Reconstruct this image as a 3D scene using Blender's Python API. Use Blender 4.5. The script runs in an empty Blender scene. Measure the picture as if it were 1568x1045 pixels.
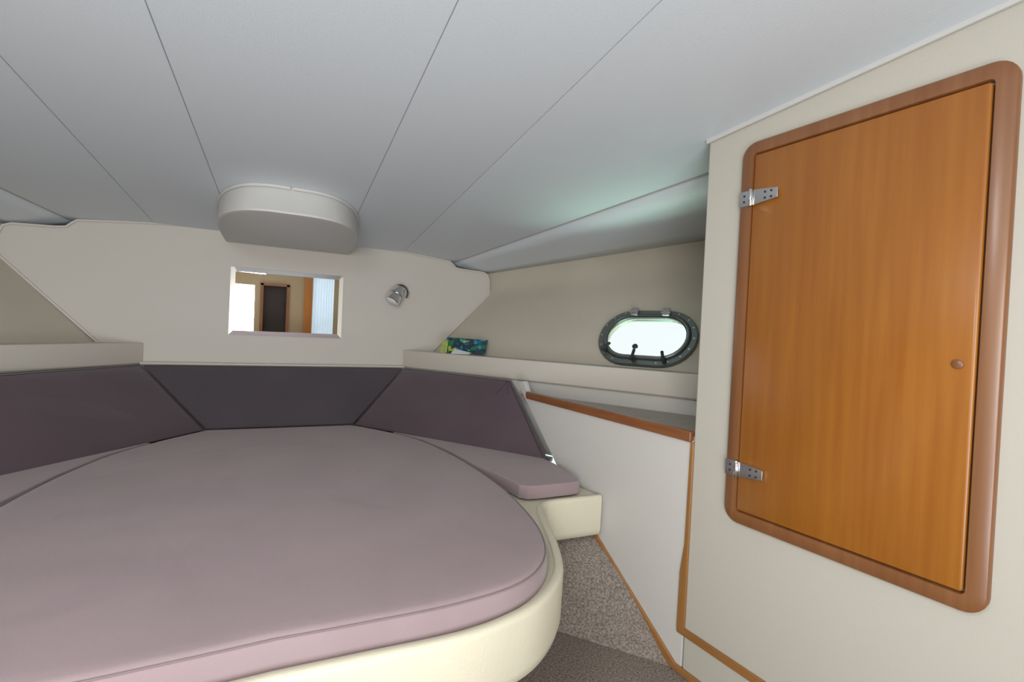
import bpy, bmesh, math, random
from mathutils import Vector as V, Matrix
random.seed(3)
EZ=1.15                      # eye height above the cabin sole; heights below are given relative to it
scene=bpy.context.scene
col=bpy.context.collection
def P(x,y,z): return V((x,y,z+EZ))

# ------------------------------------------------------------------ materials
def newmat(name,color,rough=.6,metal=0,bump=0,bscale=200,var=0,vscale=5,spec=.4,detail=3,color2=None,sheen=0):
    m=bpy.data.materials.new(name); m.use_nodes=True; nt=m.node_tree; b=nt.nodes["Principled BSDF"]
    b.inputs["Base Color"].default_value=(*color,1); b.inputs["Roughness"].default_value=rough
    b.inputs["Metallic"].default_value=metal; b.inputs["Specular IOR Level"].default_value=spec
    if sheen: b.inputs["Sheen Weight"].default_value=sheen
    tc=nt.nodes.new("ShaderNodeTexCoord")
    if var or color2:
        n=nt.nodes.new("ShaderNodeTexNoise"); n.inputs["Scale"].default_value=vscale; n.inputs["Detail"].default_value=detail
        nt.links.new(tc.outputs["Object"],n.inputs["Vector"])
        r=nt.nodes.new("ShaderNodeValToRGB"); r.color_ramp.elements[0].position=.35; r.color_ramp.elements[1].position=.65
        c2=color2 if color2 else tuple(c*(1-var) for c in color)
        r.color_ramp.elements[0].color=(*c2,1); r.color_ramp.elements[1].color=(*color,1)
        nt.links.new(n.outputs["Fac"],r.inputs["Fac"]); nt.links.new(r.outputs["Color"],b.inputs["Base Color"])
    if bump:
        n=nt.nodes.new("ShaderNodeTexNoise"); n.inputs["Scale"].default_value=bscale; n.inputs["Detail"].default_value=3
        nt.links.new(tc.outputs["Object"],n.inputs["Vector"])
        bp=nt.nodes.new("ShaderNodeBump"); bp.inputs["Strength"].default_value=bump; bp.inputs["Distance"].default_value=.01
        nt.links.new(n.outputs["Fac"],bp.inputs["Height"]); nt.links.new(bp.outputs["Normal"],b.inputs["Normal"])
    return m
def woodmat(name,c1,c2,rough=.35,axis=2):
    m=bpy.data.materials.new(name); m.use_nodes=True; nt=m.node_tree; b=nt.nodes["Principled BSDF"]
    tc=nt.nodes.new("ShaderNodeTexCoord"); mp=nt.nodes.new("ShaderNodeMapping")
    s=[45,45,45]; s[axis]=2.2; mp.inputs["Scale"].default_value=s
    n=nt.nodes.new("ShaderNodeTexNoise"); n.inputs["Scale"].default_value=1; n.inputs["Detail"].default_value=5
    r=nt.nodes.new("ShaderNodeValToRGB"); r.color_ramp.elements[0].color=(*c1,1); r.color_ramp.elements[1].color=(*c2,1)
    r.color_ramp.elements[0].position=.3; r.color_ramp.elements[1].position=.7
    L=nt.links.new; L(tc.outputs["Object"],mp.inputs["Vector"]); L(mp.outputs["Vector"],n.inputs["Vector"])
    L(n.outputs["Fac"],r.inputs["Fac"]); L(r.outputs["Color"],b.inputs["Base Color"])
    b.inputs["Roughness"].default_value=rough; b.inputs["Coat Weight"].default_value=.25; b.inputs["Coat Roughness"].default_value=.2
    return m
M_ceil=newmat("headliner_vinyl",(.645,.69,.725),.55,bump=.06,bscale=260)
M_bulk=newmat("bulkhead_vinyl",(.59,.55,.49),.6,bump=.08,bscale=300)
M_hull=newmat("hull_liner_vinyl",(.53,.48,.39),.6,bump=.1,bscale=240,var=.05,vscale=3)
M_white=newmat("white_panel_gelcoat",(.57,.545,.505),.45,bump=.03,bscale=120)
M_closet=newmat("closet_panel_vinyl",(.52,.49,.42),.55,bump=.06,bscale=280)
M_soff=newmat("soffit_vinyl",(.57,.56,.535),.55,bump=.06,bscale=260)
M_gap=newmat("seam_shadow_grey",(.42,.42,.43),.8)
M_piping=newmat("vinyl_piping",(.34,.315,.28),.6)
M_bead=newmat("bulkhead_edge_bead",(.62,.58,.52),.5)
M_shelf=newmat("shelf_vinyl",(.58,.535,.465),.55,bump=.08,bscale=280)
M_counter=newmat("counter_laminate",(.40,.35,.31),.5,var=.15,vscale=40)
M_rim=newmat("cream_gelcoat",(.64,.59,.45),.5,bump=.12,bscale=170)
def fabric(name,c,c2,wr=.35,ws=2.3):
    m=newmat(name,c,.85,color2=c2,vscale=3.2,detail=2,spec=.15,sheen=.25)
    nt=m.node_tree; b=nt.nodes["Principled BSDF"]; tc=nt.nodes["Texture Coordinate"]
    n1=nt.nodes.new("ShaderNodeTexNoise"); n1.inputs["Scale"].default_value=ws; n1.inputs["Detail"].default_value=2; n1.inputs["Distortion"].default_value=1.0
    n2=nt.nodes.new("ShaderNodeTexNoise"); n2.inputs["Scale"].default_value=420
    b1=nt.nodes.new("ShaderNodeBump"); b1.inputs["Strength"].default_value=wr; b1.inputs["Distance"].default_value=.03
    b2=nt.nodes.new("ShaderNodeBump"); b2.inputs["Strength"].default_value=.15; b2.inputs["Distance"].default_value=.003
    L=nt.links.new
    for n in (n1,n2): L(tc.outputs["Object"],n.inputs["Vector"])
    L(n1.outputs["Fac"],b1.inputs["Height"]); L(n2.outputs["Fac"],b2.inputs["Height"]); L(b1.outputs["Normal"],b2.inputs["Normal"]); L(b2.outputs["Normal"],b.inputs["Normal"])
    return m
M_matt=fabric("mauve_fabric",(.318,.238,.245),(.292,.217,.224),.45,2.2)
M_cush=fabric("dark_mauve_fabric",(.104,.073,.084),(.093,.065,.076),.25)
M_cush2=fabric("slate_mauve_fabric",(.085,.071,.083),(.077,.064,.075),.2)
M_pip2=newmat("mauve_piping",(.23,.165,.17),.9)
M_pip3=newmat("dark_mauve_piping",(.05,.034,.04),.9)
M_carpet=newmat("carpet_pile",(.40,.34,.29),.95,color2=(.18,.145,.12),vscale=140,detail=4,bump=.9,bscale=240,spec=.1)
M_door=woodmat("door_veneer",(.31,.100,.010),(.37,.135,.016))
M_frame=woodmat("door_frame_wood",(.19,.072,.024),(.25,.105,.038))
M_trimY=woodmat("trim_wood_long",(.27,.115,.03),(.35,.165,.05),axis=1)
M_trimZ=woodmat("trim_wood_upright",(.27,.115,.03),(.35,.165,.05),axis=2)
M_rail=woodmat("counter_rail_wood",(.19,.062,.02),(.26,.095,.03),axis=1)
M_chrome=newmat("chrome",(.75,.75,.76),.12,1)
M_steel=newmat("stainless",(.62,.62,.62),.25,1)
M_port=newmat("porthole_alloy",(.20,.22,.21),.35,.8)
M_dark=newmat("dark_plastic",(.03,.03,.032),.4)
M_mirror=newmat("mirror_silver",(.86,.87,.87),.01,1)
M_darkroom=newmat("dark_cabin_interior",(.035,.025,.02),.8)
M_aft=newmat("aft_bulkhead_tan",(.36,.26,.15),.6,bump=.05)
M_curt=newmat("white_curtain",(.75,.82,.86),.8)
cb=M_curt.node_tree.nodes["Principled BSDF"]; cb.inputs["Emission Color"].default_value=(.62,.82,1,1); cb.inputs["Emission Strength"].default_value=.35  # cloth glows by itself, in place of daylight coming through it
M_paper=newmat("white_paper",(.85,.85,.83),.6)

# ------------------------------------------------------------------ mesh helpers
def link(name,me,mat=None,parent=None,smooth=False):
    o=bpy.data.objects.new(name,me); col.objects.link(o)
    if mat: me.materials.clear(); me.materials.append(mat)
    if smooth:
        for p in me.polygons: p.use_smooth=True
    if parent: o.parent=parent
    return o
def fix(me):
    bm=bmesh.new(); bm.from_mesh(me); bmesh.ops.recalc_face_normals(bm,faces=bm.faces); bm.to_mesh(me); bm.free()
def mesh(name,vs,fs,mat,parent=None,smooth=False,bevel=0,seg=3):
    me=bpy.data.meshes.new(name); me.from_pydata([tuple(v) for v in vs],[],fs); me.update(); fix(me)
    if bevel:
        bm=bmesh.new(); bm.from_mesh(me)
        es=[e for e in bm.edges if len(e.link_faces)==2 and e.calc_face_angle(0)>.35]
        bmesh.ops.bevel(bm,geom=es,offset=bevel,segments=seg,profile=.6,affect='EDGES',clamp_overlap=True)
        bm.to_mesh(me); bm.free(); 
    o=link(name,me,mat,parent,smooth)
    if bevel:
        for p in me.polygons: p.use_smooth=True
        try: me.set_sharp_from_angle(angle=.7)
        except Exception: pass
    return o
def prism(name,pts,off,mat,parent=None,bevel=0,seg=3):
    n=len(pts); off=V(off); vs=[V(p) for p in pts]+[V(p)+off for p in pts]
    fs=[tuple(range(n)),tuple(range(2*n-1,n-1,-1))]+[(i,(i+1)%n,(i+1)%n+n,i+n) for i in range(n)]
    return mesh(name,vs,fs,mat,parent,False,bevel,seg)
def loft(name,rings,mat,parent=None,cap0=True,cap1=True,smooth=True,closed=False,sharp=.8):
    n=len(rings[0]); vs=[p for r in rings for p in r]; fs=[]
    k=len(rings)
    for j in range(k if closed else k-1):
        a=j*n; b=((j+1)%k)*n
        for i in range(n): fs.append((a+i,a+(i+1)%n,b+(i+1)%n,b+i))
    if not closed:
        if cap0: fs.append(tuple(range(n)))
        if cap1: fs.append(tuple(range((k-1)*n,k*n)))
    o=mesh(name,vs,fs,mat,parent,smooth)
    if smooth:
        try: o.data.set_sharp_from_angle(angle=sharp)
        except Exception: pass
    return o
def tube(name,pts,r,mat,parent=None,cyclic=False,res=6):
    cu=bpy.data.curves.new(name,"CURVE"); cu.dimensions='3D'; cu.bevel_depth=r; cu.bevel_resolution=res//2; cu.use_fill_caps=True
    s=cu.splines.new("POLY"); s.points.add(len(pts)-1); s.use_cyclic_u=cyclic
    for i,p in enumerate(pts): s.points[i].co=(*p,1)
    t=bpy.data.objects.new("tmp",cu); col.objects.link(t); dg=bpy.context.evaluated_depsgraph_get()
    me=bpy.data.meshes.new_from_object(t.evaluated_get(dg)); bpy.data.objects.remove(t)
    me.name=name; return link(name,me,mat,parent,True)
def mirrored(o,name,parent=None):
    me=o.data.copy(); 
    for v in me.vertices: v.co.x*=-1
    me.flip_normals(); n=bpy.data.objects.new(name,me); col.objects.link(n); n.parent=parent; return n
def empty(name):
    e=bpy.data.objects.new(name,None); col.objects.link(e); return e
def join(objs,name):
    bm=bmesh.new(); mats=[]
    for o in objs:
        me=o.data; base=len(mats)
        for m in me.materials: mats.append(m)
        for p in me.polygons: p.material_index+=base
        bm.from_mesh(me)
    me=bpy.data.meshes.new(name); bm.to_mesh(me); bm.free()
    for m in mats: me.materials.append(m)
    for o in objs: bpy.data.objects.remove(o)
    o=bpy.data.objects.new(name,me); col.objects.link(o); return o
def catmull(pts,n=8,closed=False):
    out=[]; k=len(pts); pts=[V(p) for p in pts]
    rng=range(k if closed else k-1)
    for i in rng:
        p0=pts[(i-1)%k] if closed or i>0 else pts[0]; p1=pts[i]; p2=pts[(i+1)%k]; p3=pts[(i+2)%k] if closed or i+2<k else pts[-1]
        for j in range(n):
            t=j/n; out.append(.5*((2*p1)+(p2-p0)*t+(2*p0-5*p1+4*p2-p3)*t*t+(3*p1-p0-3*p2+p3)*t**3))
    if not closed: out.append(pts[-1])
    return out
def cyl(name,c,axis,r,h,mat,parent=None,r2=None,n=24,bev=.12):
    axis=V(axis).normalized(); a=axis.orthogonal().normalized(); b=axis.cross(a); r2=r if r2 is None else r2; rings=[]
    e=min(r,h)*bev
    for rr,k in ((r-e,0),(r,e),(r2,h-e),(r2-e,h)):
        rings.append([V(c)+axis*k+(a*math.cos(2*math.pi*i/n)+b*math.sin(2*math.pi*i/n))*rr for i in range(n)])
    return loft(name,rings,mat,parent)

# ------------------------------------------------------------------ starboard side plane (joinery face)
TN=math.tan(math.radians(6)); CN=math.cos(math.radians(6)); SN=math.sin(math.radians(6))
def S(y,z,off=0): return P(1.28-TN*(y-1.22)+off*CN, y+off*SN, z)
def prismS(name,yz,o0,o1,mat,parent=None,bevel=0):
    d=V((CN,SN,0))*(o1-o0); return prism(name,[S(y,z,o0) for y,z in yz],d,mat,parent,bevel)
def ceil(y): return .80-.08*y
YB=3.50                       # forward end of the deckhead and hull liner

# ------------------------------------------------------------------ floor, with the carpeted rises at the sides of the berth
fl=prism("floor",[P(-1.75,-1.7,-1.15),P(1.75,-1.7,-1.15),P(1.75,3.4,-1.15),P(-1.75,3.4,-1.15)],(0,0,-.05),M_carpet)
def ramp(name,s):
    n=8; vs=[];fs=[]
    for j in range(n+1):
        t=j/n; e=t+.10*math.sin(math.pi*t)
        a=V((.72,1.90,-1.149)).lerp(V((.72,1.98,-.835)),t); l=V((1.00,1.58,-1.149)).lerp(V((1.0,1.74,-.835)),t); r=V((1.270,1.26,-1.149)).lerp(V((1.222,1.72,-.835)),t)
        for q in (a,l,r):
            z=-1.149+(.314)*e
            vs.append(P(s*q.x,q.y,min(z,-.835)))
    for j in range(n):
        for k in range(2): fs.append((j*3+k,j*3+k+1,j*3+k+4,j*3+k+3))
    return mesh(name,vs,fs,M_carpet,None,True)
join([fl,ramp("r",1),ramp("r",-1)],"floor")

# ------------------------------------------------------------------ forward bulkhead
right=[(0,.56),(.39,.545),(.684,.535),(1.04,.503),(1.062,.485),(1.085,.462),(1.13,.455),(1.30,.449),(1.335,.435),(1.35,.394),(1.354,.30),(1.345,.28),(.932,-.155),(.80,-.30),(.80,-1.15)]
outl=[P(x,3.34,z) for x,z in right]+[P(-x,3.34,z) for x,z in reversed(right) if x>0]
bk=prism("b",outl,(0,.03,0),M_bulk)
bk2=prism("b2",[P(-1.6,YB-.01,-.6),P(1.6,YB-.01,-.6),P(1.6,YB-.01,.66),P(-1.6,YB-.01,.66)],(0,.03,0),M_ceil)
join([bk,bk2],"wall_forward")
for s,nm in ((1,"trim_1"),(-1,"trim_2")):
    tube(nm,[P(s*x,3.335,z) for x,z in right[1:13]],.0065,M_bead)

# ------------------------------------------------------------------ ceiling
ch=[]
y0,y1=-1.7,YB
def panel(xa,xb): 
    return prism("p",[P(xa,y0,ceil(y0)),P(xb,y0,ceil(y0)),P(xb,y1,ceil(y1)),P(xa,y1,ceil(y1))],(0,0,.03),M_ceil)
g=.0016; X1=.309; X2=.703
def L1(t): return V((1.09,3.36,.508)).lerp(V((1.53,1.18,.694)),t)
def L2(t): return V((1.365,3.36,.452)).lerp(V((2.76,1.30,.712)),t)
t0=-.0642
ch.append(panel(-X1+g,X1-g))
for s in (1,-1):
    xs=sorted((s*(X1+g),s*(X2-g))); ch.append(panel(*xs))
    f_=L1(t0); far=P(s*f_.x,YB,f_.z); near=P(s*1.482,1.417,.675); aft=P(s*1.75,y0,.90)
    a=s*(X2+g)
    vs=[P(a,y0,ceil(y0)),P(a,1.417,ceil(1.417)),P(a,y1,ceil(y1)),far,near,aft]; vs+= [v+V((0,0,.03)) for v in vs]
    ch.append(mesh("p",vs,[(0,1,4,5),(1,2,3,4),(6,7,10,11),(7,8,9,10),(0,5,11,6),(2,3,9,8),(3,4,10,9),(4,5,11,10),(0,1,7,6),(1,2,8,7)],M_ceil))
for x in (-X1,X1,-X2,X2):
    ch.append(prism("p",[P(x-.012,y0,ceil(y0)+.003),P(x+.012,y0,ceil(y0)+.003),P(x+.012,y1,ceil(y1)+.003),P(x-.012,y1,ceil(y1)+.003)],(0,0,.02),M_gap))
join(ch,"ceiling")

# upper strip between the ceiling panel and the hull side, hull side wall, their seams
n=20; vs=[];fs=[]
for j in range(n+1):
    tt=t0+(1-t0)*j/n; a=L1(tt); b=L2(tt)
    for k in range(5):
        q=a.lerp(b,k/4); q.z-=.012*math.sin(math.pi*k/4); vs.append(P(*q))
for j in range(n):
    for k in range(4): fs.append((j*5+k,j*5+k+1,j*5+k+6,j*5+k+5))
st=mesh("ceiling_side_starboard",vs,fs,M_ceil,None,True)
md=st.modifiers.new("t","SOLIDIFY"); md.thickness=.02; md.offset=1
if st.data.polygons[0].normal.z<0: md.offset=-1
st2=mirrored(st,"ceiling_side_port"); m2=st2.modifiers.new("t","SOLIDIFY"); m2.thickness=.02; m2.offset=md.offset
def farprof(z):
    pr=[(-.30,.80),(-.155,.932),(.08,1.15),(.28,1.335),(.33,1.357),(.46,1.365)]
    for (z0,x0),(z1,x1) in zip(pr,pr[1:]):
        if z<=z1: return x0+(x1-x0)*(z-z0)/(z1-z0)
    return pr[-1][1]
def hullpt(s,t):
    zf=-.16+t*(.452+.16); zn=-.16+t*(.712+.16)
    f=V((farprof(zf),3.36,zf)); nr=V((2.11+(2.76-2.11)*t,1.30,zn))
    return f.lerp(nr,s)
ns,nt_=60,20; vs=[P(*hullpt(-.068+1.068*i/ns,j/nt_)) for i in range(ns+1) for j in range(nt_+1)]
fs=[(i*(nt_+1)+j,i*(nt_+1)+j+1,(i+1)*(nt_+1)+j+1,(i+1)*(nt_+1)+j) for i in range(ns) for j in range(nt_)]
hull=mesh("wall_starboard",vs,fs,M_hull,None,True)
m=hull.modifiers.new("t","SOLIDIFY"); m.thickness=.03
nrm=hull.data.polygons[300].normal; m.offset=-1 if nrm.dot(V((-.7,-.4,.5)))>0 else 1
hull_port=mirrored(hull,"wall_port"); mm=hull_port.modifiers.new("t","SOLIDIFY"); mm.thickness=.03; mm.offset=m.offset

# porthole frame of reference
PR=V((.4986,-.867,0)).normalized(); PU=V((.470,.270,.840)).normalized(); PN=PU.cross(PR)*-1
if PN.dot(V((-.7,-.4,.5)))<0: PN=-PN
PC=P(1.785,2.075,.012)
def stad(hw,r,k,n=14,c=PC,R_=PR,U_=PU,N_=PN):
    out=[]; h=hw-r
    for i in range(n+1):
        a=-math.pi/2+math.pi*i/n; out.append(c+R_*(h+r*math.cos(a))+U_*(r*math.sin(a))+N_*k)
    for i in range(n+1):
        a=math.pi/2+math.pi*i/n; out.append(c+R_*(-h+r*math.cos(a))+U_*(r*math.sin(a))+N_*k)
    return out
def cuthole(target,mirror=False):
    rings=[stad(.236,.144,-.2),stad(.236,.144,.2)]
    if mirror: rings=[[V((-p.x,p.y,p.z)) for p in r] for r in rings]
    c=mesh("cutter",[p for r in rings for p in r],
        [tuple(range(len(rings[0]))),tuple(range(len(rings[0]),2*len(rings[0])))]+[(i,(i+1)%len(rings[0]),(i+1)%len(rings[0])+len(rings[0]),i+len(rings[0])) for i in range(len(rings[0]))],M_hull)
    b=target.modifiers.new("b","BOOLEAN"); b.operation='DIFFERENCE'; b.object=c; b.solver='EXACT'
    dg=bpy.context.evaluated_depsgraph_get(); dg.update()
    me=bpy.data.meshes.new_from_object(target.evaluated_get(dg)); target.modifiers.clear(); target.data=me
    bpy.data.objects.remove(c)
    try: me.set_sharp_from_angle(angle=.6)
    except Exception: pass
cuthole(hull); cuthole(hull_port,True)
for nm,fn in (("trim_3",L1),("trim_5",L2)):
    t=tube(nm,[P(*fn(t0+(1-t0)*k/12))-V((0,0,.001)) for k in range(13)],.0026,M_piping)
    mirrored(t,nm[:-1]+str(int(nm[-1])+1))

# porthole
M_glass=bpy.data.materials.new("porthole_glass"); M_glass.use_nodes=True; q=M_glass.node_tree; q.nodes.clear()
tr=q.nodes.new("ShaderNodeBsdfTransparent"); tr.inputs[0].default_value=(.96,.985,.98,1); gl=q.nodes.new("ShaderNodeBsdfGlossy"); gl.inputs["Roughness"].default_value=.05
mx=q.nodes.new("ShaderNodeMixShader"); mx.inputs[0].default_value=.06; oo=q.nodes.new("ShaderNodeOutputMaterial")
q.links.new(tr.outputs[0],mx.inputs[1]); q.links.new(gl.outputs[0],mx.inputs[2]); q.links.new(mx.outputs[0],oo.inputs[0])
w=empty("window_1")
parts=[]
parts.append(loft("flange",[stad(.275,.180,-.03),stad(.275,.180,.012),stad(.270,.176,.018),stad(.243,.150,.018),stad(.240,.147,.014),stad(.236,.143,-.04)],M_port,w,closed=True))
parts.append(loft("sash",[stad(.240,.147,.014),stad(.238,.145,.030),stad(.234,.141,.034),stad(.226,.133,.034),stad(.223,.130,.030),stad(.222,.129,.012)],M_port,w,closed=True))
parts.append(loft("gasket",[stad(.224,.131,.016),stad(.223,.130,.026),stad(.217,.124,.024),stad(.217,.124,.012)],M_dark,w,closed=True))
r=stad(.223,.130,.016); parts.append(mesh("glass_pane",r,[tuple(range(len(r)))],M_glass,w))
def pp(a,b,k): return PC+PR*a+PU*b+PN*k
def pbox(nm,a,b,k0,k1,wa,wb,mat,bev=.004):
    return prism(nm,[pp(a-wa,b-wb,k0),pp(a+wa,b-wb,k0),pp(a+wa,b+wb,k0),pp(a-wa,b+wb,k0)],PN*(k1-k0),mat,w,bev)
for i,a in enumerate((-.095,.085)):
    parts.append(pbox("hinge_%d"%(i+1),a,.155,.014,.042,.021,.024,M_steel))
    parts.append(tube("hinge_pin_%d"%(i+1),[pp(a-.026,.146,.042),pp(a+.026,.146,.042)],.006,M_steel,w))
for i,(a,b,da,db) in enumerate(((-.205,-.105,-.6,-.8),(-.03,-.150,0,-1),(.135,-.150,.35,-1))):
    parts.append(cyl("latch_post_%d"%(i+1),pp(a,b,.016),PN,.012,.035,M_dark,w))
    d=(PR*da+PU*db).normalized()
    parts.append(tube("latch_lever_%d"%(i+1),[pp(a,b,.046)-d*.045,pp(a,b,.05),pp(a,b,.05)+d*.022],.0085,M_dark,w))
parts.append(cyl("latch_knob",pp(-.03,-.085,.04),PN,.015,.012,M_dark,w))
for i in range(16):
    pts=stad(.257,.163,.018,n=60); L=len(pts); p=pts[int(i*L/16)]
    parts.append(cyl("screw_%d"%(i+1),p,PN,.0055,.003,M_steel,w,n=12))
w2=empty("window_2")
for o in parts: mirrored(o,o.name+"_port",w2)

# ------------------------------------------------------------------ shelf, ledge, counter
def lip(y,off=0): return .73+.578*(3.34-y)+off
def shelf(s):
    nm="side_shelf"; e=empty(nm if s>0 else nm+".001"); a=3.335; b=1.24; pre="" if s>0 else "port_"
    def q(y,off,z): return P(s*lip(y,off),y,z)
    prism(pre+"lip",[q(a,0,-.26),q(b,0,-.26),q(b,0,-.145),q(a,0,-.145)],(s*.022,0,0),M_shelf,e,.005)
    prism(pre+"top",[q(a,.015,-.148),q(b,.015,-.148),q(b,.25,-.148),q(a,.25,-.148)],(0,0,-.02),M_shelf,e)
    prism(pre+"riser",[q(a,.012,-.66),q(b,.012,-.66),q(b,.012,-.255),q(a,.012,-.255)],(s*.02,0,0),M_white,e)
    tube(pre+"edge_bead",[q(a,0,-.262),q(b,0,-.262)],.003,M_piping,e)
shelf(1); shelf(-1)
def counter(s):
    e=empty("side_counter" if s>0 else "side_counter.001"); objs=[]
    ys=1.24
    xs=[(S(ys,0,.03).x,ys),(S(2.44,0,.03).x,2.44),(lip(2.44)+.005,2.44),(lip(ys)+.005,ys)]
    objs.append(prism("worktop",[P(x,y,-.337) for x,y in xs],(0,0,-.02),M_counter))
    objs.append(prismS("wood_rail",[(1.225,-.343),(2.262,-.337),(2.272,-.322),(2.268,-.300),(1.225,-.306)],-.014,.012,M_rail,None,.006))
    for o in objs:
        if s<0: mirrored(o,"port_"+o.name,e); bpy.data.objects.remove(o)
        else: o.parent=e
counter(1); counter(-1)

# ------------------------------------------------------------------ joinery sides: low panel + closet
pn=prismS("wall_panel_starboard",[(1.225,-1.16),(2.15,-1.16),(2.15,-.66),(1.985,-.625),(2.385,-.258),(2.315,-.250),(2.262,-.318),(1.225,-.322)],0,.028,M_white,None,.004)
mirrored(pn,"wall_panel_port")
def closetbody():
    y0,y1=-1.7,1.22
    base=[S(y1,0),S(y0,0),P(2.9,y0,0),P(2.9,y1+.02,0)]
    vs=[V((p.x,p.y,EZ-1.16)) for p in base]+[V((p.x,p.y,EZ+(ceil(p.y)+.012))) for p in base]
    return mesh("closet",vs,[(0,1,2,3),(4,5,6,7),(0,1,5,4),(1,2,6,5),(2,3,7,6),(3,0,4,7)],M_closet,None,False,.006)
c=closetbody(); c.name="closet_starboard"; mirrored(c,"closet_port")
t=prismS("trim_7",[(1.226,ceil(1.226)-.022),(-1.68,ceil(-1.68)-.022),(-1.68,ceil(-1.68)-.002),(1.226,ceil(1.226)-.002)],-.012,.0,M_soff,None,.004); mirrored(t,"trim_8")
t=prismS("trim_9",[(1.215,-.343),(1.228,-.343),(1.232,-.70),(1.245,-.80),(1.247,-1.0),(1.215,-1.0)],-.008,.0,M_trimZ,None,.003); mirrored(t,"trim_10")
t=prismS("trim_11",[(1.245,-1.012),(-1.68,-1.012),(-1.68,-.985),(1.245,-.985)],-.009,.0,M_trimY,None,.003); mirrored(t,"trim_12")
t=prismS("baseboard_starboard",[(1.72,-.842),(1.70,-.822),(1.245,-1.125),(-1.68,-1.125),(-1.68,-1.148),(1.24,-1.148),(1.275,-1.142)],-.012,.0,M_trimY,None,.003); mirrored(t,"baseboard_port")
# added filler boards behind the side backrests, dark so gaps look shaded
t=prism("dark_gap_filler",[P(1.195,2.02,-.669),P(1.235,2.16,-.669),P(1.355,2.29,-.669),P(.80,3.30,-.669),P(.72,3.30,-.669),P(1.15,2.15,-.669)],(0,0,-.018),M_cush); mirrored(t,"trim_17")

# closet door
def rrect(y0,y1,z0,z1,r,off,n=6):
    out=[]
    for cy,cz,a0 in ((y0+r,z0+r,math.pi),(y1-r,z0+r,1.5*math.pi),(y1-r,z1-r,0),(y0+r,z1-r,.5*math.pi)):
        for i in range(n+1):
            a=a0+.5*math.pi*i/n; out.append(S(cy+r*math.cos(a),cz+r*math.sin(a),off))
    return out
def cdoor(s):
    e=empty("door_1" if s>0 else "door_2"); objs=[]
    ya,yb,za,zb=.47,1.083,-.553,.628
    def R(i,r,o): return rrect(ya+i,yb-i,za+i,zb-i,r,o)
    objs.append(loft("frame",[R(0,.045,0),R(0,.045,-.014),R(.004,.042,-.018),R(.036,.012,-.018),R(.038,.010,-.012),R(.038,.010,0)],M_frame,closed=True))
    objs.append(loft("door_leaf",[R(.041,.008,-.001),R(.041,.008,-.013),R(.044,.006,-.016)],M_door,cap0=False))
    k=0
    for z in (.455,-.385):
        k+=1
        for nm,a,b in (("leaf_a",1.083,1.050),("leaf_b",1.038,.962)):
            hy=[(a,z-.024),(b,z-.024 if nm=="leaf_a" else z-.015),(b,z+.024 if nm=="leaf_a" else z+.015),(a,z+.024)]
            objs.append(prismS("hinge_%d_%s"%(k,nm),hy,-.021,-.0175,M_steel,None,.001))
            for sy in ((a+b)/2,)+(((a+3*b)/4),) if nm=="leaf_b" else ((a+b)/2,):
                for sz in (z-.009,z+.009):
                    objs.append(cyl("hinge_screw",S(sy,sz,-.021),V((-CN,-SN,0)),.0035,.0015,M_dark,n=10))
        objs.append(cyl("hinge_%d_knuckle"%k,S(1.044,z-.026,-.024),(0,0,1),.0065,.052,M_chrome))
    objs.append(cyl("push_latch",S(.54,-.02,-.015),V((-CN,-SN,0)),.010,.006,M_frame))
    for o in objs:
        if s<0: mirrored(o,"port_"+o.name,e); bpy.data.objects.remove(o)
        else: o.parent=e
cdoor(1); cdoor(-1)

# ------------------------------------------------------------------ soffit locker above the mirror
lo=[(0,2.31),(.10,2.315),(.19,2.36),(.265,2.47),(.315,2.64),(.338,2.85),(.348,3.1),(.352,3.335)]
r_=catmull([V((x,y,0)) for x,y in lo],6); half=[(p.x,p.y) for p in r_]
full=half+[(-x,y) for x,y in reversed(half) if x>1e-4]
def so(dy,z,sx=1): 
    out=[]
    for x,y in full:
        t=(3.335-y)/(3.335-2.31); yy=y+dy*t; out.append(P(x*sx,yy,z if z is not None else ceil(yy)+.004))
    return out
loft("ceiling_locker",[so(.012,.472,.985),so(0,.476),so(0,.484),so(.07,.585),so(.075,None)],M_soff,None,sharp=.5)
tube("trim_13",[P(x*1.01,y+.066*(3.335-y)/1.025,ceil(y+.066*(3.335-y)/1.025)-.006) for x,y in full],.0075,M_soff)

# ------------------------------------------------------------------ mirror
mz0,mz1,mx0=-.080,.328,.321
def rect(i,y): return [P(-mx0+i,y,mz0+i),P(mx0-i,y,mz0+i),P(mx0-i,y,mz1-i),P(-mx0+i,y,mz1-i)]
loft("wall_mirror",[rect(0,3.338),rect(0,3.334),rect(.026,3.331),rect(.0261,3.331)],M_mirror,None,smooth=False)

# ------------------------------------------------------------------ reading lamp
e=empty("reading_lamp"); c=P(.686,3.338,.244)
cyl("base",c,(0,-1,0),.032,.016,M_chrome,e)
tube("stem",[c+V((0,-.012,0)),c+V((-.004,-.045,.0)),c+V((-.02,-.075,-.012))],.008,M_chrome,e)
ax=V((-.38,-.22,-.62)).normalized(); hc=c+V((-.036,-.085,-.016))
cyl("head",hc-ax*.06,ax,.034,.055,M_chrome,e,r2=.043)
cyl("shade_band",hc-ax*.008,ax,.046,.012,M_steel,e)
cyl("shade",hc,ax,.044,.058,M_chrome,e,r2=.048,bev=.05)
cyl("bulb_lens",hc+ax*.054,ax,.038,.007,M_paper,e)
a=V((.75,-.1,.65)).normalized(); b=V((-.6,0,.8)).normalized()
tube("bracket_loop",[c+V((-.004,-.06,.0))+a*(.052*math.cos(t))+b*(.052*math.sin(t)) for t in [(-1.3+2.8*i/14) for i in range(15)]],.0055,M_dark,e)

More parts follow.
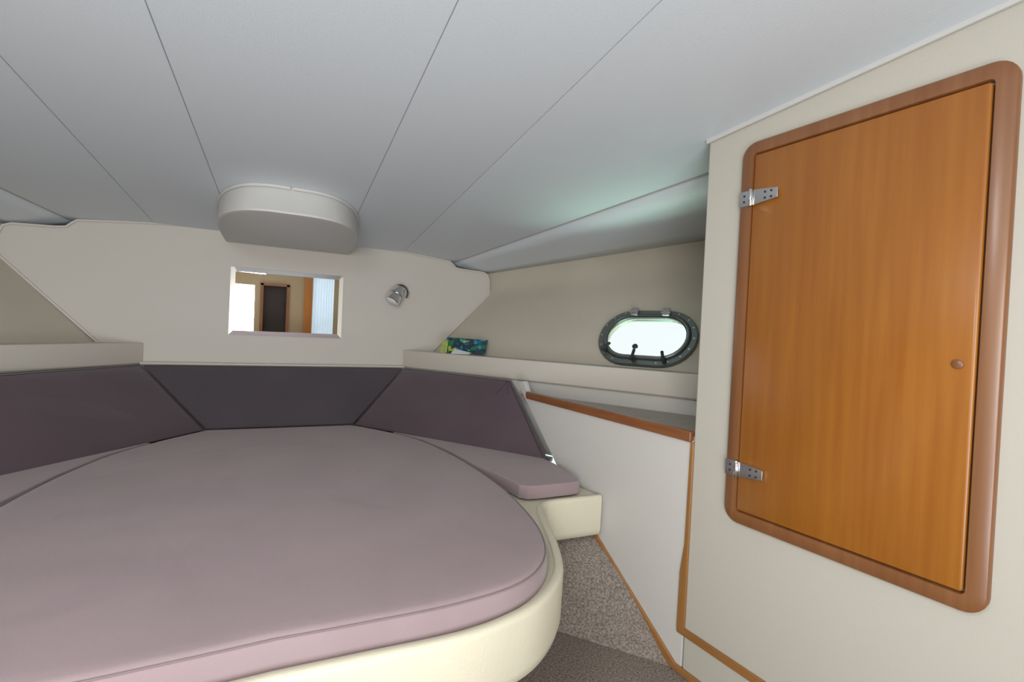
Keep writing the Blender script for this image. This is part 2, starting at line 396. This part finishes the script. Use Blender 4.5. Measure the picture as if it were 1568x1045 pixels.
# ------------------------------------------------------------------ berth
inner=[(0,1.000),(.16,.995),(.36,.990),(.49,1.012),(.60,1.060),(.71,1.165),(.785,1.32),(.84,1.48),(.885,1.60),(.93,1.655),(.99,1.675),(1.10,1.675),(1.222,1.672)]
half=[(p.x,p.y) for p in catmull([V((x,y,0)) for x,y in inner],6)]
path=[(-x,y) for x,y in reversed(half) if x>1e-4]+half
def offs(path,d):
    out=[]
    for i,(x,y) in enumerate(path):
        a=path[max(i-1,0)]; b=path[min(i+1,len(path)-1)]; t=V((b[0]-a[0],b[1]-a[1],0)).normalized(); out.append((x+t.y*d,y-t.x*d))
    return out
berth=empty("berth_base")
def sweep(name,prof,mat,parent):
    k=len(prof); vs=[]
    cols=[offs(path,d) for d,z in prof]
    for i in range(len(path)):
        for j,(d,z) in enumerate(prof): vs.append(P(cols[j][i][0],cols[j][i][1],z))
    fs=[(i*k+j,i*k+(j+1)%k,(i+1)*k+(j+1)%k,(i+1)*k+j) for i in range(len(path)-1) for j in range(k)]
    fs+=[tuple(range(k)),tuple((len(path)-1)*k+j for j in range(k))]
    o=mesh(name,vs,fs,mat,parent,True); 
    try:o.data.set_sharp_from_angle(angle=.9)
    except Exception: pass
    return o
sweep("rim",[(0,-.72),(0,-.664),(.003,-.660),(.018,-.659),(.026,-.664),(.028,-.675),(.026,-.80),(.020,-.825),(.008,-.832),(-.02,-.832),(-.02,-.72)],M_rim,berth)
pl=[(x,y) for x,y in offs(path,.004)]
top=[P(x,y,-.668) for x,y in pl]+[P(1.17,2.14,-.668),P(.735,3.33,-.668),P(-.735,3.33,-.668),P(-1.17,2.14,-.668)]
prism("platform",top,(0,0,-.155),M_rim,berth)
pin=offs(path,-.13); pin=[p for p in pin if abs(p[0])<.78]
wallpts=[P(x,y,-.825) for x,y in pin]+[P(.78,3.0,-.825),P(-.78,3.0,-.825)]
prism("plinth",wallpts,(0,0,-.325),M_carpet,berth)

Tt=[(0,1.012),(.157,1.006),(.37,1.006),(.545,1.04),(.66,1.135),(.73,1.29),(.766,1.495),(.785,1.75),(.775,2.03),(.74,2.32),(.67,2.60),(.54,2.85),(.38,3.07)]
Bb=[(0,1.008),(.16,1.002),(.365,.998),(.535,1.033),(.66,1.125),(.742,1.28),(.80,1.48),(.82,1.72),(.79,2.03),(.75,2.32),(.68,2.60),(.55,2.85),(.39,3.08)]
def ring(L,z,sc=1,dz=None):
    h=[(p.x,p.y) for p in catmull([V((x,y,0)) for x,y in L],5)]
    f=h+[(-x,y) for x,y in reversed(h) if x>1e-4]
    out=[]
    for x,y in f:
        X=x*sc; Y=2.05+(y-2.05)*sc
        zz=z+(.0025*math.sin(5*X+1.3)*math.cos(3.1*Y)+.0012*math.sin(9*X-6*Y) if dz else 0)
        out.append(P(X,Y,zz))
    return out
def mixL(t): return [(a[0]*(1-t)+b[0]*t,a[1]*(1-t)+b[1]*t) for a,b in zip(Tt,Bb)]
rings=[ring(mixL(1),-.667),ring(mixL(1.02),-.650),ring(mixL(.75),-.630),ring(mixL(.3),-.613),ring(mixL(0),-.605,.997),ring(Tt,-.601,.985),ring(Tt,-.599,.96,1)]
for sc in (.9,.8,.7,.6,.5,.4,.3,.2,.1,.03): rings.append(ring(Tt,-.598+.004*(1-sc),sc,1))
mt=loft("berth_mattress",rings,M_matt,None,sharp=1.4)
pip=tube("pip",[p+V((0,0,.0005)) for p in ring(mixL(.18),-.609)],.0018,M_pip2,cyclic=True)
join([mt,pip],"berth_mattress")

cc=[(.862,1.775),(.868,1.722),(.895,1.694),(.94,1.688),(1.10,1.688),(1.138,1.694),(1.15,1.72),(1.175,1.96),(1.170,2.06),(.905,2.41),(.60,2.815),(.58,2.83),(.70,2.60),(.762,2.33),(.802,2.04),(.84,1.88)]
def crn(s):
    prism("corner_cushion" if s>0 else "corner_cushion.001",[P(s*x,y,-.660) for x,y in cc],(0,0,.055),M_matt,None,.014,4)
crn(1); crn(-1)

def grid_cushion(name,c,off,mat,bulge=.012,crease=False):
    n=10; off=V(off); nn=(c[1]-c[0]).cross(c[3]-c[0]).normalized()
    if nn.dot(off)>0: nn=-nn
    vs=[];fs=[]
    def w_(t): return min(1,math.sqrt(max(0,min(t,1-t))*9))
    def pt(u,v,lift=0): return c[0].lerp(c[1],u).lerp(c[3].lerp(c[2],u),v)+nn*(bulge*w_(u)*w_(v)-bulge*.6+lift)
    for i in range(n+1):
        for j in range(n+1):
            u=.5-.5*math.cos(math.pi*i/n); v=.5-.5*math.cos(math.pi*j/n)
            vs.append(pt(u,v))
    for i in range(n):
        for j in range(n): a=i*(n+1)+j; fs.append((a,a+1,a+n+2,a+n+1))
    N=len(vs); bl=[p+off for p in c]; vs+=bl
    edge=[i*(n+1) for i in range(n+1)]; e2=[n*(n+1)+j for j in range(n+1)]; e3=[i*(n+1)+n for i in range(n,-1,-1)]; e4=[j for j in range(n,-1,-1)]
    fs.append(tuple(edge)+(N+1,N)); fs.append(tuple(e2)+(N+2,N+1)); fs.append(tuple(e3)+(N+3,N+2)); fs.append(tuple(e4)+(N,N+3)); fs.append((N,N+1,N+2,N+3))
    o=mesh(name,vs,fs,mat,None,True)
    try:o.data.set_sharp_from_angle(angle=1.0)
    except Exception: pass
    ps=[o]
    loop=[pt(i/14,0) for i in range(14)]+[pt(1,i/8) for i in range(8)]+[pt(1-i/14,1) for i in range(14)]+[pt(0,1-i/8) for i in range(8)]
    ps.append(tube("pip",loop,.0022,M_pip3,cyclic=True))
    if crease:
        ps.append(tube("fold",[pt(.985-.13*t,.985-.24*t,-.0004) for t in (0,.25,.5,.75,1)],.0016,M_pip3))
        ps.append(tube("fold",[pt(.985-.035*t,.985-.20*t,-.0004) for t in (0,.25,.5,.75,1)],.0014,M_pip3))
    return join(ps,name)
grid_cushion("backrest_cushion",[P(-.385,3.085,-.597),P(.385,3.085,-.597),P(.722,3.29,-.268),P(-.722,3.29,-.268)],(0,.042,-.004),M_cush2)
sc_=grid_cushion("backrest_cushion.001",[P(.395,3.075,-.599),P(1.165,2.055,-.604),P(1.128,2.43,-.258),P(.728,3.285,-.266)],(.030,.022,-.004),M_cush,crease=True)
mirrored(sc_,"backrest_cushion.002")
prism("trim_14",[P(-.74,3.335,-.264),P(.74,3.335,-.264),P(.74,3.335,-.252),P(-.74,3.335,-.252)],(0,-.035,0),M_shelf,None,.003)

# ------------------------------------------------------------------ leaflets on the shelf
M_bro=bpy.data.materials.new("leaflet_print"); M_bro.use_nodes=True; nt=M_bro.node_tree; b=nt.nodes["Principled BSDF"]
vo=nt.nodes.new("ShaderNodeTexVoronoi"); vo.inputs["Scale"].default_value=42; tc=nt.nodes.new("ShaderNodeTexCoord"); sx=nt.nodes.new("ShaderNodeSeparateColor"); cr=nt.nodes.new("ShaderNodeValToRGB")
nt.links.new(tc.outputs["Object"],vo.inputs["Vector"]); nt.links.new(vo.outputs["Color"],sx.inputs[0]); nt.links.new(sx.outputs[0],cr.inputs[0]); nt.links.new(cr.outputs[0],b.inputs["Base Color"])
cr.color_ramp.interpolation='CONSTANT'; els=cr.color_ramp.elements
els[0].color=(.01,.035,.06,1); els[1].position=.3; els[1].color=(.015,.16,.06,1)
for p_,c_ in ((.5,(.015,.10,.22,1)),(.65,(.03,.05,.06,1)),(.8,(.35,.40,.06,1)),(.9,(.03,.28,.32,1))):
    e_=els.new(p_); e_.color=c_
M_yel=newmat("leaflet_yellow",(.45,.48,.10),.5,color2=(.20,.30,.12),vscale=60)
lf=empty("travel_leaflets")
d=V((.215,-.19,0)); p0=P(.940,3.06,-.144)
prism("leaflet_back",[p0,p0+d,p0+d+V((.03,.03,.098)),p0+V((.03,.03,.104))],(.003,.003,0),M_bro,lf)
p1=P(.915,3.065,-.144); d1=V((.035,-.03,0)); prism("leaflet_front",[p1,p1+d1,p1+d1+V((.015,.015,.085)),p1+V((.015,.015,.08))],(.003,.003,0),M_yel,lf)
p2=P(.965,2.985,-.144); prism("folded_paper",[p2,p2+V((.10,-.06,0)),p2+V((.15,-.03,.02)),p2+V((.05,.05,.035))],(0,0,.003),M_paper,lf)

# ------------------------------------------------------------------ aft bulkhead with doorway and curtained opening (seen in the mirror)
AY=-1.6
zt=ceil(AY)
def wq(x0,x1,z0,z1,y=AY,mat=M_aft,t=-.04): return prism("w",[P(x0,y,z0),P(x1,y,z0),P(x1,y,z1),P(x0,y,z1)],(0,t,0),mat)
wl=[wq(-1.7,-.36,-1.15,zt+.05),wq(-.36,-.02,.58,zt+.05),wq(-.02,.33,-1.15,zt+.05),wq(.33,.66,.75,zt+.05),wq(.66,1.7,-1.15,zt+.05)]
join(wl,"wall_aft")
dr=empty("door_3")
for nm,a in (("jamb_left",(-.39,-.35,-1.15,.60)),("jamb_right",(-.03,.01,-1.15,.60)),("head",(-.39,.01,.57,.61))):
    o=wq(*a,y=AY+.02,mat=M_frame,t=-.05); o.name=nm; o.parent=dr
o=wq(-.36,-.02,-1.15,.58,y=AY-.05,mat=M_darkroom,t=-.01); o.name="leaf"; o.parent=dr  # dark sheet standing in for the unlit space beyond the open doorway
o=wq(.22,.34,-1.15,.85,y=AY+.05,mat=M_door,t=-.06); o.name="trim_15"
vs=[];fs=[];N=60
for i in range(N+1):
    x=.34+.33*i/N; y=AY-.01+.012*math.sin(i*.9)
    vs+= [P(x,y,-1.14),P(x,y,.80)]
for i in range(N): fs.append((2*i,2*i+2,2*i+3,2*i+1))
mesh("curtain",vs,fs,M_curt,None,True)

# ------------------------------------------------------------------ pontoon rail outside the porthole
b0=PC-PN*1.4+V((0,0,.02)); tube("pontoon_rail",[b0-PR*1.2,b0+PR*1.2],.009,M_steel)

# ------------------------------------------------------------------ light
wd=bpy.data.worlds.new("sky"); scene.world=wd; wd.use_nodes=True; bg=wd.node_tree.nodes["Background"]; bg.inputs[0].default_value=(.93,.99,1,1); bg.inputs[1].default_value=1.05
def area(name,loc,target,sx,sy,e,color):
    l=bpy.data.lights.new(name,"AREA"); l.shape='RECTANGLE'; l.size=sx; l.size_y=sy; l.energy=e; l.color=color
    o=bpy.data.objects.new(name,l); col.objects.link(o); o.location=loc; o.rotation_euler=(V(target)-V(loc)).to_track_quat('-Z','Y').to_euler(); return o
area("companionway_light",P(-.85,-1.35,.0),P(.1,2.6,.15),.8,1.1,46,(1,.985,.965))
area("overhead_fill_light",P(-.45,.3,.74),P(-.1,1.3,-1),.55,.55,21,(.88,.94,1))  # added overhead fill from an unseen source; no hatch is modelled
area("ceiling_fill_light",P(.05,-.9,-.75),P(-.1,.7,.8),1.0,.8,32,(.84,.92,1))  # added lamp aimed upward to brighten the ceiling, not a real source
area("water_glow",PC-PN*.45+V((.05,0,-.35)),PC+V((-.1,0,.12)),.5,.3,12,(.62,1,.78))

# ------------------------------------------------------------------ camera
yaw=math.radians(25.1); rho=.047; pit=math.radians(-.8)
f0=V((math.sin(yaw),math.cos(yaw),0)); r0=V((math.cos(yaw),-math.sin(yaw),0)); up=V((0,0,1))
F=f0*math.cos(pit)+up*math.sin(pit); U0=up*math.cos(pit)-f0*math.sin(pit)
R=r0*math.cos(rho)+U0*math.sin(rho); U=U0*math.cos(rho)-r0*math.sin(rho)
cd=bpy.data.cameras.new("camera"); cd.sensor_width=36; cd.lens=900/1920*36; cd.clip_start=.02
cam=bpy.data.objects.new("camera",cd); col.objects.link(cam)
cam.matrix_world=Matrix(((R.x,U.x,-F.x,0),(R.y,U.y,-F.y,0),(R.z,U.z,-F.z,EZ),(0,0,0,1)))
scene.camera=cam
scene.view_settings.view_transform='Standard'
